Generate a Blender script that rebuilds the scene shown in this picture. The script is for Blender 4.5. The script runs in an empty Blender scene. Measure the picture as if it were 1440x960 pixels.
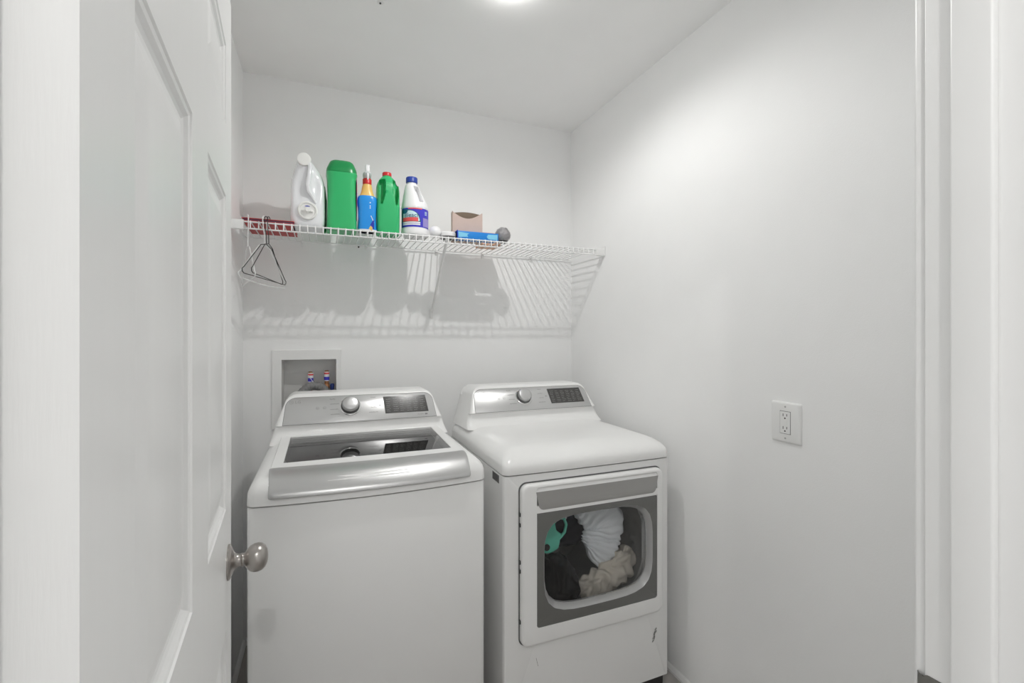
import bpy, bmesh, math, random
from math import sin, cos, pi, radians, sqrt, hypot, atan2
from mathutils import Vector, Matrix, noise
random.seed(4)
SC = bpy.context.scene
COL = SC.collection
H = 1.362                      # camera height above the floor
# ------------------------------------------------------------------ camera
cam = bpy.data.cameras.new('camera'); co = bpy.data.objects.new('camera', cam); COL.objects.link(co)
cam.sensor_width = 36; cam.lens = 36 * 655.4 / 1440; cam.clip_start = 0.02
cam.shift_y = (472.2 - 480) / 1440
co.location = (0, 0, H); co.rotation_euler = (radians(90), 0, radians(-21.97))
SC.camera = co
# ------------------------------------------------------------------ world, light, exposure
w = bpy.data.worlds.new('world'); SC.world = w; w.use_nodes = True
w.node_tree.nodes['Background'].inputs[0].default_value = (0.995, 0.998, 1.0, 1)
w.node_tree.nodes['Background'].inputs[1].default_value = 1.02
SC.view_settings.view_transform = 'Standard'; SC.view_settings.look = 'None'
SC.view_settings.exposure = 0.06; SC.view_settings.gamma = 1
SC.view_settings.use_curve_mapping = False
SC.cycles.max_bounces = 16; SC.cycles.diffuse_bounces = 12; SC.cycles.glossy_bounces = 6
SC.cycles.transparent_max_bounces = 16
LAUNDRY_W, HALL_W = 19.0, 15.5
def lamp(name, loc, watts, rad, col=(1, .993, .97)):
    l = bpy.data.lights.new(name, 'POINT'); l.energy = watts; l.shadow_soft_size = rad; l.color = col
    o = bpy.data.objects.new(name, l); COL.objects.link(o); o.location = loc; return o
l_ = lamp('laundry_lamp_light', (0.570, 1.416, 2.501), LAUNDRY_W, 0.014)
l_.data.type = 'SPOT'; l_.data.spot_size = radians(165); l_.data.spot_blend = .5
lamp('hall_lamp_light', (-0.02, -0.62, 2.47), HALL_W, 0.022)

# ------------------------------------------------------------------ materials
def mat(name, col, rough=.5, metal=0, coat=0, bump=0, bscale=200, var=0, vscale=6, spec=.5, emis=0, stretch=None):
    m = bpy.data.materials.new(name); m.use_nodes = True; nt = m.node_tree; b = nt.nodes['Principled BSDF']
    b.inputs['Base Color'].default_value = (*col, 1); b.inputs['Roughness'].default_value = rough
    b.inputs['Metallic'].default_value = metal; b.inputs['Coat Weight'].default_value = coat
    b.inputs['Specular IOR Level'].default_value = spec
    if emis: b.inputs['Emission Color'].default_value = (*col, 1); b.inputs['Emission Strength'].default_value = emis
    tc = nt.nodes.new('ShaderNodeTexCoord'); mp = nt.nodes.new('ShaderNodeMapping')
    nt.links.new(tc.outputs['Object'], mp.inputs[0])
    if stretch: mp.inputs['Scale'].default_value = stretch
    n = nt.nodes.new('ShaderNodeTexNoise'); n.inputs['Scale'].default_value = vscale; n.inputs['Detail'].default_value = 4
    nt.links.new(mp.outputs[0], n.inputs[0])
    r = nt.nodes.new('ShaderNodeMix'); r.data_type = 'RGBA'
    v = var if var else .02
    r.inputs[6].default_value = (*[c * (1 - v) for c in col], 1); r.inputs[7].default_value = (*[min(1, c * (1 + v)) for c in col], 1)
    nt.links.new(n.outputs[0], r.inputs[0]); nt.links.new(r.outputs[2], b.inputs['Base Color'])
    if bump:
        n2 = nt.nodes.new('ShaderNodeTexNoise'); n2.inputs['Scale'].default_value = bscale; n2.inputs['Detail'].default_value = 3
        nt.links.new(mp.outputs[0], n2.inputs[0])
        bp = nt.nodes.new('ShaderNodeBump'); bp.inputs['Strength'].default_value = bump; bp.inputs['Distance'].default_value = .002
        nt.links.new(n2.outputs[0], bp.inputs['Height']); nt.links.new(bp.outputs[0], b.inputs['Normal'])
    return m
M = {}
M['wall'] = mat('wall_paint', (.88, .882, .882), .75, bump=.12, bscale=260, spec=.3)
M['ceil'] = mat('ceiling_paint', (.92, .92, .918), .85, bump=.1, bscale=200, spec=.2)
M['trim'] = mat('trim_paint', (.83, .83, .825), .38, spec=.45)
M['door'] = mat('door_paint', (.84, .842, .838), .33, spec=.45, bump=.05, bscale=60, stretch=(8, 8, .6))
M['floor'] = mat('grey_vinyl', (.42, .40, .38), .45, var=.12, vscale=9)
M['white'] = mat('appliance_enamel', (.80, .80, .795), .22, coat=.25)
M['plastic'] = mat('white_plastic', (.82, .82, .815), .28, coat=.1)
M['silver'] = mat('satin_silver', (.54, .54, .54), .34, metal=.8)
M['panel'] = mat('panel_silver', (.56, .56, .56), .34, metal=.7)
M['greymetal'] = mat('door_grey', (.185, .185, .178), .36, metal=.5)
M['greyplate'] = mat('handle_grey', (.40, .395, .385), .4, metal=.4, bump=.05, bscale=400, stretch=(1, 1, .1))
M['rim'] = mat('window_rim', (.46, .46, .46), .3, metal=.3)
M['black'] = mat('black_plastic', (.02, .02, .02), .3)
M['seam'] = mat('seam_dark', (.12, .12, .12), .6)
M['gasket'] = mat('dark_gasket', (.10, .10, .098), .5)
M['display'] = mat('display_glass', (.045, .044, .042), .14, coat=.4)
M['print'] = mat('display_print', (.34, .34, .33), .5)
M['legend'] = mat('legend_print', (.22, .22, .22), .5)
M['logo'] = mat('logo_grey', (.36, .36, .36), .4, metal=.3)
M['nickel'] = mat('brushed_nickel', (.42, .395, .375), .3, metal=1, bump=.05, bscale=400, stretch=(1, 1, .1))
M['chrome'] = mat('chrome', (.75, .75, .75), .12, metal=1)
M['drum'] = mat('drum_steel', (.45, .45, .44), .45, metal=.6)
M['tub'] = mat('tub_white', (.62, .62, .61), .4)
M['wire'] = mat('white_wire', (.82, .82, .82), .35)
M['strike'] = mat('strike_metal', (.22, .215, .20), .4, metal=.7)
M['green'] = mat('green_plastic', (.030, .47, .155), .28, coat=.2)
M['greenlid'] = mat('dark_green_plastic', (.010, .27, .075), .3)
M['greenjug'] = mat('green_jug', (.030, .46, .16), .33)
M['jug'] = mat('milky_plastic', (.84, .85, .875), .2, coat=.3)
M['jugcap'] = mat('cap_white', (.86, .86, .84), .4)
M['blue'] = mat('blue_bottle', (.014, .29, .80), .3, coat=.2)
M['navyprint'] = mat('navy_print', (.012, .03, .42), .4)
M['labelblue'] = mat('label_blue', (.05, .045, .55), .35)
M['yellow'] = mat('yellow_plastic', (.86, .56, .17), .35)
M['red'] = mat('red_plastic', (.62, .025, .03), .35)
M['redbook'] = mat('red_cover', (.50, .045, .045), .5, var=.15, vscale=60)
M['bluecap'] = mat('blue_cap', (.02, .055, .33), .4)
M['bleach'] = mat('bleach_white', (.86, .86, .87), .3, coat=.1)
M['teal'] = mat('teal_print', (.01, .12, .20), .5)
M['cyan'] = mat('pale_cyan', (.62, .82, .88), .5)
M['redprint'] = mat('red_print', (.78, .10, .10), .5)
M['lilac'] = mat('lilac_print', (.32, .28, .62), .5)
M['paper'] = mat('white_print', (.85, .85, .87), .5)
M['pink'] = mat('pink_print', (.75, .20, .45), .5)
M['card'] = mat('cardboard', (.58, .45, .39), .8, var=.05, vscale=40)
M['cardshade'] = mat('cardboard_inside_shaded', (.20, .15, .11), .85)  # cardboard darkened: the shade inside the open box is put into the colour
M['boxblue'] = mat('carton_blue', (.01, .22, .66), .4)
M['boxlight'] = mat('carton_light_blue', (.22, .58, .80), .4)
M['peach'] = mat('peach_carton', (.80, .48, .33), .6)
M['pages'] = mat('purple_edge', (.16, .06, .10), .7)
M['sprayhead'] = mat('clear_grey_plastic', (.62, .66, .66), .3)
M['wool'] = mat('steel_wool', (.36, .35, .36), .5, metal=.2, var=.5, vscale=300, bump=1, bscale=500)
M['darkwire'] = mat('dark_wire', (.05, .05, .05), .4, metal=.5)
M['boxgrey'] = mat('outlet_box_grey', (.70, .70, .69), .55)
M['copper'] = mat('copper', (.50, .24, .12), .35, metal=.8)
M['hose'] = mat('grey_hose', (.22, .22, .22), .55)
M['bluehandle'] = mat('blue_handle', (.01, .03, .16), .4)
M['towel'] = mat('white_towel', (.84, .87, .90), .95, bump=.8, bscale=350)
M['beige'] = mat('beige_cloth', (.72, .67, .59), .95, bump=.8, bscale=300)
M['navycloth'] = mat('navy_cloth', (.018, .018, .032), .9, bump=.6, bscale=300)
M['blackcloth'] = mat('black_cloth', (.007, .007, .009), .85, bump=.6, bscale=250)
M['mint'] = mat('mint_plastic', (.16, .66, .50), .4)
M['lampglow'] = mat('lamp_diffuser', (1, .99, .965), .5, emis=110)
M['scuff'] = mat('grey_scuff', (.22, .22, .21), .6)
def glassmat(name, tint, gl=.5, rough=.02):
    m = bpy.data.materials.new(name); m.use_nodes = True; nt = m.node_tree; nt.nodes.clear()
    o = nt.nodes.new('ShaderNodeOutputMaterial'); t = nt.nodes.new('ShaderNodeBsdfTransparent'); t.inputs[0].default_value = (*tint, 1)
    g = nt.nodes.new('ShaderNodeBsdfGlossy'); g.inputs['Roughness'].default_value = rough; g.inputs[0].default_value = (.95, .95, .95, 1)
    f = nt.nodes.new('ShaderNodeFresnel'); f.inputs[0].default_value = gl
    x = nt.nodes.new('ShaderNodeMixShader'); nt.links.new(f.outputs[0], x.inputs[0]); nt.links.new(t.outputs[0], x.inputs[1])
    nt.links.new(g.outputs[0], x.inputs[2]); nt.links.new(x.outputs[0], o.inputs[0]); return m
M['lidglass'] = glassmat('lid_glass', (.68, .68, .68), 2.5)
M['doorglass'] = glassmat('dryer_glass', (.95, .95, .95), 1.3)

# ------------------------------------------------------------------ mesh helpers
def put(name, me, m, parent=None, loc=None, rot=None, sharp=35, smooth=True):
    if m: me.materials.append(m)
    if smooth:
        for p in me.polygons: p.use_smooth = True
        me.set_sharp_from_angle(angle=radians(sharp))
    o = bpy.data.objects.new(name, me); COL.objects.link(o)
    if parent: o.parent = parent
    if loc: o.location = loc
    if rot: o.rotation_euler = rot
    return o
def raw(name, vs, fs, m, parent=None, sharp=35, smooth=True, loc=None, rot=None):
    me = bpy.data.meshes.new(name); me.from_pydata([tuple(v) for v in vs], [], fs); me.update()
    bm = bmesh.new(); bm.from_mesh(me); bmesh.ops.recalc_face_normals(bm, faces=bm.faces); bm.to_mesh(me); bm.free()
    return put(name, me, m, parent, loc, rot, sharp, smooth)
class G:
    """collects vertices and faces of ONE mesh"""
    def __init__(s): s.v = []; s.f = []
    def loft(s, rings, c0=True, c1=True, closed=True):
        n = len(rings[0]); b = len(s.v)
        for r in rings: s.v += [tuple(p) for p in r]
        for i in range(len(rings) - 1):
            for j in range(n if closed else n - 1):
                k = (j + 1) % n; s.f.append((b + i * n + j, b + i * n + k, b + (i + 1) * n + k, b + (i + 1) * n + j))
        if c0: s.f.append(tuple(b + j for j in range(n)))
        if c1: s.f.append(tuple(b + (len(rings) - 1) * n + j for j in range(n)))
        return s
    def box(s, x0, x1, y0, y1, z0, z1):
        b = len(s.v); s.v += [(x, y, z) for z in (z0, z1) for y in (y0, y1) for x in (x0, x1)]
        s.f += [tuple(b + i for i in q) for q in ((0, 1, 3, 2), (4, 5, 7, 6), (0, 1, 5, 4), (2, 3, 7, 6), (0, 2, 6, 4), (1, 3, 7, 5))]; return s
    def tube(s, pts, r, n=8, caps=True):
        pts = [Vector(p) for p in pts]; rings = []; up = Vector((0.31, .17, .93)).normalized(); prev = None
        for i, p in enumerate(pts):
            t = (pts[min(i + 1, len(pts) - 1)] - pts[max(i - 1, 0)]).normalized()
            a = (prev - t * prev.dot(t)).normalized() if prev is not None else t.cross(up).normalized()
            prev = a; c = t.cross(a); rr = r[i] if isinstance(r, (list, tuple)) else r
            rings.append([p + (a * cos(2 * pi * k / n) + c * sin(2 * pi * k / n)) * rr for k in range(n)])
        return s.loft(rings, caps, caps)
    def lathe(s, prof, M4=None, n=32, c0=True, c1=True):
        rings = []
        for r, z in prof:
            ring = [Vector((r * cos(2 * pi * k / n), r * sin(2 * pi * k / n), z)) for k in range(n)]
            rings.append([M4 @ p for p in ring] if M4 else ring)
        return s.loft(rings, c0, c1)
    def build(s, name, m, parent=None, sharp=35, smooth=True, loc=None, rot=None, bevel=0, seg=2):
        o = raw(name, s.v, s.f, m, parent, sharp, smooth, loc, rot)
        if bevel:
            bm = bmesh.new(); bm.from_mesh(o.data)
            es = [e for e in bm.edges if len(e.link_faces) == 2 and e.calc_face_angle(0) > .6]
            bmesh.ops.bevel(bm, geom=es, offset=bevel, segments=seg, affect='EDGES', profile=.5, clamp_overlap=True)
            bm.to_mesh(o.data); bm.free()
            for p in o.data.polygons: p.use_smooth = True
            o.data.set_sharp_from_angle(angle=radians(50))
        return o
def box(name, x0, x1, y0, y1, z0, z1, m, parent=None, bevel=0):
    return G().box(x0, x1, y0, y1, z0, z1).build(name, m, parent, bevel=bevel, smooth=bevel > 0)
def tag(o, label=None, cat=None, group=None, kind=None):
    if label: o['label'] = label
    if cat: o['category'] = cat
    if group: o['group'] = group
    if kind: o['kind'] = kind
    return o
def thing(name, label, cat, loc=(0, 0, 0), rz=0, group=None):
    o = bpy.data.objects.new(name, None); COL.objects.link(o); o.location = loc; o.rotation_euler = (0, 0, rz)
    o.empty_display_size = .05
    return tag(o, label, cat, group)
def struct(o): o['kind'] = 'structure'; return o
def rrect(hx, hz, r, n=8, cx=0, cz=0):
    """rounded rectangle outline, 4*(n+1) points, r may be 4 radii (tr, tl, bl, br)"""
    rs = r if isinstance(r, (list, tuple)) else (r,) * 4
    out = []
    for q, (sx, sz) in enumerate(((1, 1), (-1, 1), (-1, -1), (1, -1))):
        rr = min(rs[q], hx * .999, hz * .999); ox, oz = cx + sx * (hx - rr), cz + sz * (hz - rr)
        for k in range(n + 1):
            a = pi / 2 * q + pi / 2 * k / n; out.append((ox + rr * cos(a), oz + rr * sin(a)))
    return out
def sup(hx, hy, n=40, e=4.0, cx=0, cy=0):
    out = []
    for k in range(n):
        a = 2 * pi * k / n; c, s_ = cos(a), sin(a)
        out.append((cx + hx * math.copysign(abs(c) ** (2 / e), c), cy + hy * math.copysign(abs(s_) ** (2 / e), s_)))
    return out
def text(name, body, size, m, parent, mapf, extr=.0):
    cu = bpy.data.curves.new(name, 'FONT'); cu.body = body; cu.size = size; cu.align_x = 'CENTER'; cu.align_y = 'CENTER'; cu.resolution_u = 3
    t = bpy.data.objects.new(name, cu); COL.objects.link(t)
    bpy.context.view_layer.update()
    me = bpy.data.meshes.new_from_object(t.evaluated_get(bpy.context.evaluated_depsgraph_get()))
    bpy.data.objects.remove(t)
    for v in me.vertices: v.co = mapf(v.co.x, v.co.y)
    me.name = name
    me.materials.clear()
    return put(name, me, m, parent, smooth=False)

# ================================================================== the room
XL, XR, YB, YF, YH, ZC = -.331, 1.314, 2.35, .334, .215, 2.527
def wall_with_hole(name, plane, a0, a1, z0, z1, ha0, ha1, hz0, hz1, th):
    g = G()
    for (p0, p1, q0, q1) in ((a0, ha0, z0, z1), (ha1, a1, z0, z1), (ha0, ha1, hz1, z1), (ha0, ha1, z0, hz0)):
        if p1 > p0 and q1 > q0: g.box(p0, p1, plane, plane + th, q0, q1)
    return g.build(name, M['wall'], smooth=False)
struct(box('floor', -1.9, 2.9, -1.7, 2.47, -.05, 0, M['floor']))
struct(box('ceiling', -1.9, 2.9, -1.7, 2.47, ZC, ZC + .05, M['ceil']))
struct(wall_with_hole('wall_back', YB, XL - .12, XR + .12, 0, ZC, -.178, .054, .98, 1.2535, .12))
struct(box('wall_left', XL - .12, XL, YH + .002, YB, 0, ZC, M['wall']))
struct(box('wall_right', XR, XR + .12, YH + .002, YB, 0, ZC, M['wall']))
JL, JR, JT = -.158, .669, 2.072
struct(wall_with_hole('wall_front', YH, -1.9, 2.9, 0, ZC, JL - .022, JR + .022, 0, JT + .022, YF - YH))
struct(box('wall_hall', -1.9, 2.9, -1.7, -1.6, 0, ZC, M['wall']))
# baseboards: a low white moulding with a rounded cap
def baseboard(name, pts):
    (x0, y0), (x1, y1), (nx, ny) = pts
    prof = [(0, 0), (.013, 0), (.013, .010), (.010, .013), (.009, .0165), (.006, .0215), (0, .0245)]
    rings = [[(x + nx * d, y + ny * d, z) for d, z in prof] for x, y in ((x0, y0), (x1, y1))]
    return struct(G().loft(rings).build(name, M['trim']))
baseboard('baseboard_right', ((XR, YF), (XR, YB), (-1, 0)))
baseboard('baseboard_left', ((XL, YF), (XL, YB), (1, 0)))
baseboard('baseboard_back', ((XL + .013, YB), (XR - .013, YB), (0, -1)))
# door frame: jambs, stops and inner casing, each piece its own trim
struct(box('trim_1', JL - .022, JL, YH, YF, 0, JT, M['trim'], bevel=.0015))
rj = struct(box('trim_2', JR, JR + .022, YH, YF, 0, JT, M['trim'], bevel=.0015))
struct(box('trim_3', JL - .022, JR + .022, YH, YF, JT, JT + .022, M['trim']))
struct(box('trim_4', JR - .0125, JR, .2665, .3045, 0, JT, M['trim'], bevel=.003))
struct(box('trim_5', JL, JL + .0085, .2665, .3045, 0, JT, M['trim'], bevel=.003))
struct(box('trim_6', JL + .0125, JR - .0125, .2665, .3045, JT - .0125, JT, M['trim'], bevel=.003))
def casing(name, x0, x1, z0, z1, y0=YF, t=.014): return struct(box(name, x0, x1, y0, y0 + t, z0, z1, M['trim'], bevel=.004))
casing('trim_7', JR + .005, JR + .065, 0, JT + .065)
casing('trim_8', JL - .062, JL - .005, 0, JT + .065)
casing('trim_9', JL - .005, JR + .005, JT + .005, JT + .065)
for i, (a, b, z) in enumerate(((JR + .005, JR + .065, 0), (JL - .065, JL - .005, 0))):
    struct(box('trim_%d' % (10 + i), a, b, YH - .014, YH, 0, JT + .065, M['trim'], bevel=.004))
# strike plate, wrapped round the inner corner of the right jamb
def strike():
    t = thing('strike_plate', 'dark metal strike plate with a rounded top on the right door jamb', 'strike plate', (JR, YF, .9285))
    out = rrect(.0205, .0285, .006, 5, -.0195, 0)
    g = G(); g.loft([[(-.0002, y, z) for y, z in out], [(-.0016, y, z) for y, z in out]]); g.build('plate', M['strike'], t, bevel=.0)
    lip = []
    for k in range(7):
        a = pi / 2 * k / 6; lip.append((-.0016 + .006 * (1 - cos(a)) , .0008 + .008 * sin(a)))
    g = G(); rings = []
    for (x, y) in lip:
        rings.append([(x, y, -.0255), (x, y, .0255), (x + .0014, y, .0255), (x + .0014, y, -.0255)])
    g.loft(rings); g.build('lip', M['strike'], t)
strike()

# ------------------------------------------------------------------ the open six-panel door
DA = radians(4.195)
door = struct(bpy.data.objects.new('door_1', None)); COL.objects.link(door)
door.location = (-.1216, .3186, 0); door.rotation_euler = (0, 0, radians(90) + DA)
# local: x = along the door from hinge to free edge; y = into the door from the visible face (+y); visible face at y=0
DW, DT, DB, DTOP = .8134, .035, .012, H + .691
cols = ((.104, .347), (.477, .717)); rows = ((H - 1.13, H - .564), (H - .333, H + .268), (H + .406, H + .557))
g = G()
xs = [0, cols[0][0], cols[0][1], cols[1][0], cols[1][1], DW]; zs = [DB] + [z for r in rows for z in r] + [DTOP]
for i in range(5):
    for j in range(7):
        if i in (1, 3) and j in (1, 3, 5): continue
        g.box(xs[i], xs[i + 1], 0, DT, zs[j], zs[j + 1])
def clean(o):
    bm = bmesh.new(); bm.from_mesh(o.data); bmesh.ops.remove_doubles(bm, verts=bm.verts, dist=1e-5)
    seen = {}
    for f in bm.faces:
        seen.setdefault(tuple(sorted(v.index for v in f.verts)), []).append(f)
    dead = [f for fs in seen.values() if len(fs) > 1 for f in fs]
    bmesh.ops.delete(bm, geom=dead, context='FACES_ONLY'); bmesh.ops.recalc_face_normals(bm, faces=bm.faces)
    bm.to_mesh(o.data); bm.free(); return o
fr = clean(g.build('frame', M['door'], door, smooth=False))
def panel_rings(x0, x1, z0, z1):
    prof = [(0, 0), (.002, .0022), (.006, .0035), (.010, .0075), (.014, .0095), (.020, .0095), (.024, .0085), (.047, .0030), (.052, .0022)]
    rings = []
    for i, d in prof:
        rings.append([(x0 + i, d, z0 + i), (x1 - i, d, z0 + i), (x1 - i, d, z1 - i), (x0 + i, d, z1 - i)])
    back = [[(p[0], DT - p[1], p[2]) for p in r] for r in rings][::-1]
    return rings + back
for (x0, x1) in cols:
    for (z0, z1) in rows:
        rg = panel_rings(x0, x1, z0, z1); g = G(); n = len(rg) // 2
        g.loft(rg[:n], False, True); g.loft(rg[n:], True, False)
        g.build('panel', M['door'], door, sharp=12)
# knob (rose, neck, ball), visible side
KM = Matrix.Translation((DW - .0635, 0, .914)) @ Matrix.Rotation(radians(90), 4, 'X')
kn = G().lathe([(.0325, 0), (.033, .002), (.032, .0045), (.024, .008), (.017, .011), (.0135, .015), (.012, .020), (.0125, .023), (.0135, .0245), (.012, .026), (.0125, .029),
                (.018, .033), (.024, .0385), (.0272, .046), (.0275, .053), (.0255, .060), (.021, .0655), (.013, .0695), (.004, .071)], KM, 40).build('door_knob', M['nickel'], door, sharp=60)
G().lathe([(.0335, 0), (.0338, .003), (.031, .0052), (.0315, .0005)], KM, 40).build('rose_plate', M['nickel'], kn, sharp=50)
KM2 = Matrix.Translation((DW - .0635, DT, .914)) @ Matrix.Rotation(radians(-90), 4, 'X')
G().lathe([(.0325, 0), (.033, .002), (.032, .0045), (.024, .008), (.0135, .015), (.012, .026), (.018, .033), (.0272, .046), (.0255, .060), (.013, .0695), (.004, .071)], KM2, 32).build('door_knob', M['nickel'], door, sharp=60)
box('latch_plate', DW - .0005, DW + .001, .006, .029, .885, .943, M['nickel'], door)
for z in (.25, 1.05, 1.84):
    hg = G().box(-.0022, .0004, .004, .034, z - .045, z + .045); hg.lathe([(.006, z - .045), (.006, z + .045)], Matrix.Translation((-.006, DT + .004, 0)), 12); hg.build('hinge', M['nickel'], door, sharp=40)

# ------------------------------------------------------------------ ceiling fixtures
t = thing('ceiling_light', 'round white recessed light in the laundry ceiling, lit', 'ceiling light', (.570, 1.416, ZC))
G().lathe([(.038, 0), (.060, 0), (.060, -.003), (.056, -.005), (.040, -.006), (.038, -.002)], n=40, c0=False, c1=False).build('trim_ring', M['plastic'], t)
G().lathe([(.038, -.002), (.0385, -.012), (.034, -.018), (.01, -.020)], n=40).build('diffuser', M['lampglow'], t)
t = thing('ceiling_light', 'round recessed light in the hall ceiling outside the doorway', 'ceiling light', (-.02, -.62, ZC))
G().lathe([(.038, 0), (.060, 0), (.060, -.003), (.056, -.005), (.040, -.006), (.038, -.002)], n=40, c0=False, c1=False).build('trim_ring', M['plastic'], t)
G().lathe([(.038, -.002), (.0385, -.012), (.034, -.018), (.01, -.020)], n=40).build('diffuser', M['lampglow'], t)
t = thing('sprinkler_head', 'small white ceiling sprinkler head with dark tip', 'sprinkler', (.178, 1.640, ZC))
G().lathe([(.030, 0), (.030, -.003), (.022, -.006), (.009, -.007)], n=24).build('escutcheon', M['plastic'], t)
g = G(); g.tube([(-.007, 0, -.006), (-.009, 0, -.016), (-.004, 0, -.027)], .0015, 6); g.tube([(.007, 0, -.006), (.009, 0, -.016), (.004, 0, -.027)], .0015, 6); g.build('frame_arm', M['plastic'], t)
G().lathe([(.0025, -.007), (.0025, -.026)], n=10).build('bulb', M['redprint'], t)
G().lathe([(.011, -.028), (.012, -.0295), (.004, -.031)], n=20).build('deflector', M['wire'], t)
G().lathe([(.003, -.031), (.0035, -.033), (.002, -.035)], n=12).build('screw', M['black'], t)

# ================================================================== washer and dryer
WS, DECK = .893, .966         # seam height, top deck height
def bowy(x, b): return -b * (1 - min(1, abs(x) / .343) ** 2)
def plan(hw, y0, y1, r, bow, z, n=7, m=14):
    """outline in plan: bowed front, rounded corners"""
    out = []
    for q, (sx, fy) in enumerate(((1, 1), (-1, 1), (-1, 0), (1, 0))):
        ox = sx * (hw - r); oy = (y1 - r) if fy else (y0 + r)
        for k in range(n + 1):
            a = pi / 2 * q + pi / 2 * k / n
            x, y = ox + r * cos(a), oy + r * sin(a)
            if not fy: y += bowy(x, bow) * (1 - k / n if q == 3 else k / n if False else 1)
            out.append((x, y))
        if q == 2:
            for k in range(1, m):
                x = -(hw - r) + 2 * (hw - r) * k / m; out.append((x, y0 + bowy(x, bow)))
        if q == 0:
            for k in range(1, m):
                out.append((hw - r - 2 * (hw - r) * k / m, y1))
    fixed = []
    for x, y in out:
        fixed.append((x, y, z))
    return fixed
# (front corners: recompute so the bow is continuous)
def plan(hw, y0, y1, r, bow, z, n=7, m=14):
    out = []
    for q in range(4):
        sx = (1, -1, -1, 1)[q]; back = q < 2
        ox = sx * (hw - r); oy = (y1 - r) if back else (y0 + r)
        for k in range(n + 1):
            a = pi / 2 * q + pi / 2 * k / n; x, y = ox + r * cos(a), oy + r * sin(a)
            if not back: y += bowy(x, bow) * max(0, min(1, (y0 + r - (oy + r * sin(a))) / r))
            out.append((x, y, z))
        if q == 0: out += [(hw - r - 2 * (hw - r) * k / m, y1, z) for k in range(1, m)]
        if q == 2: out += [(x, y0 + bowy(x, bow), z) for x in [-(hw - r) + 2 * (hw - r) * k / m for k in range(1, m)]]
    return out
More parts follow.
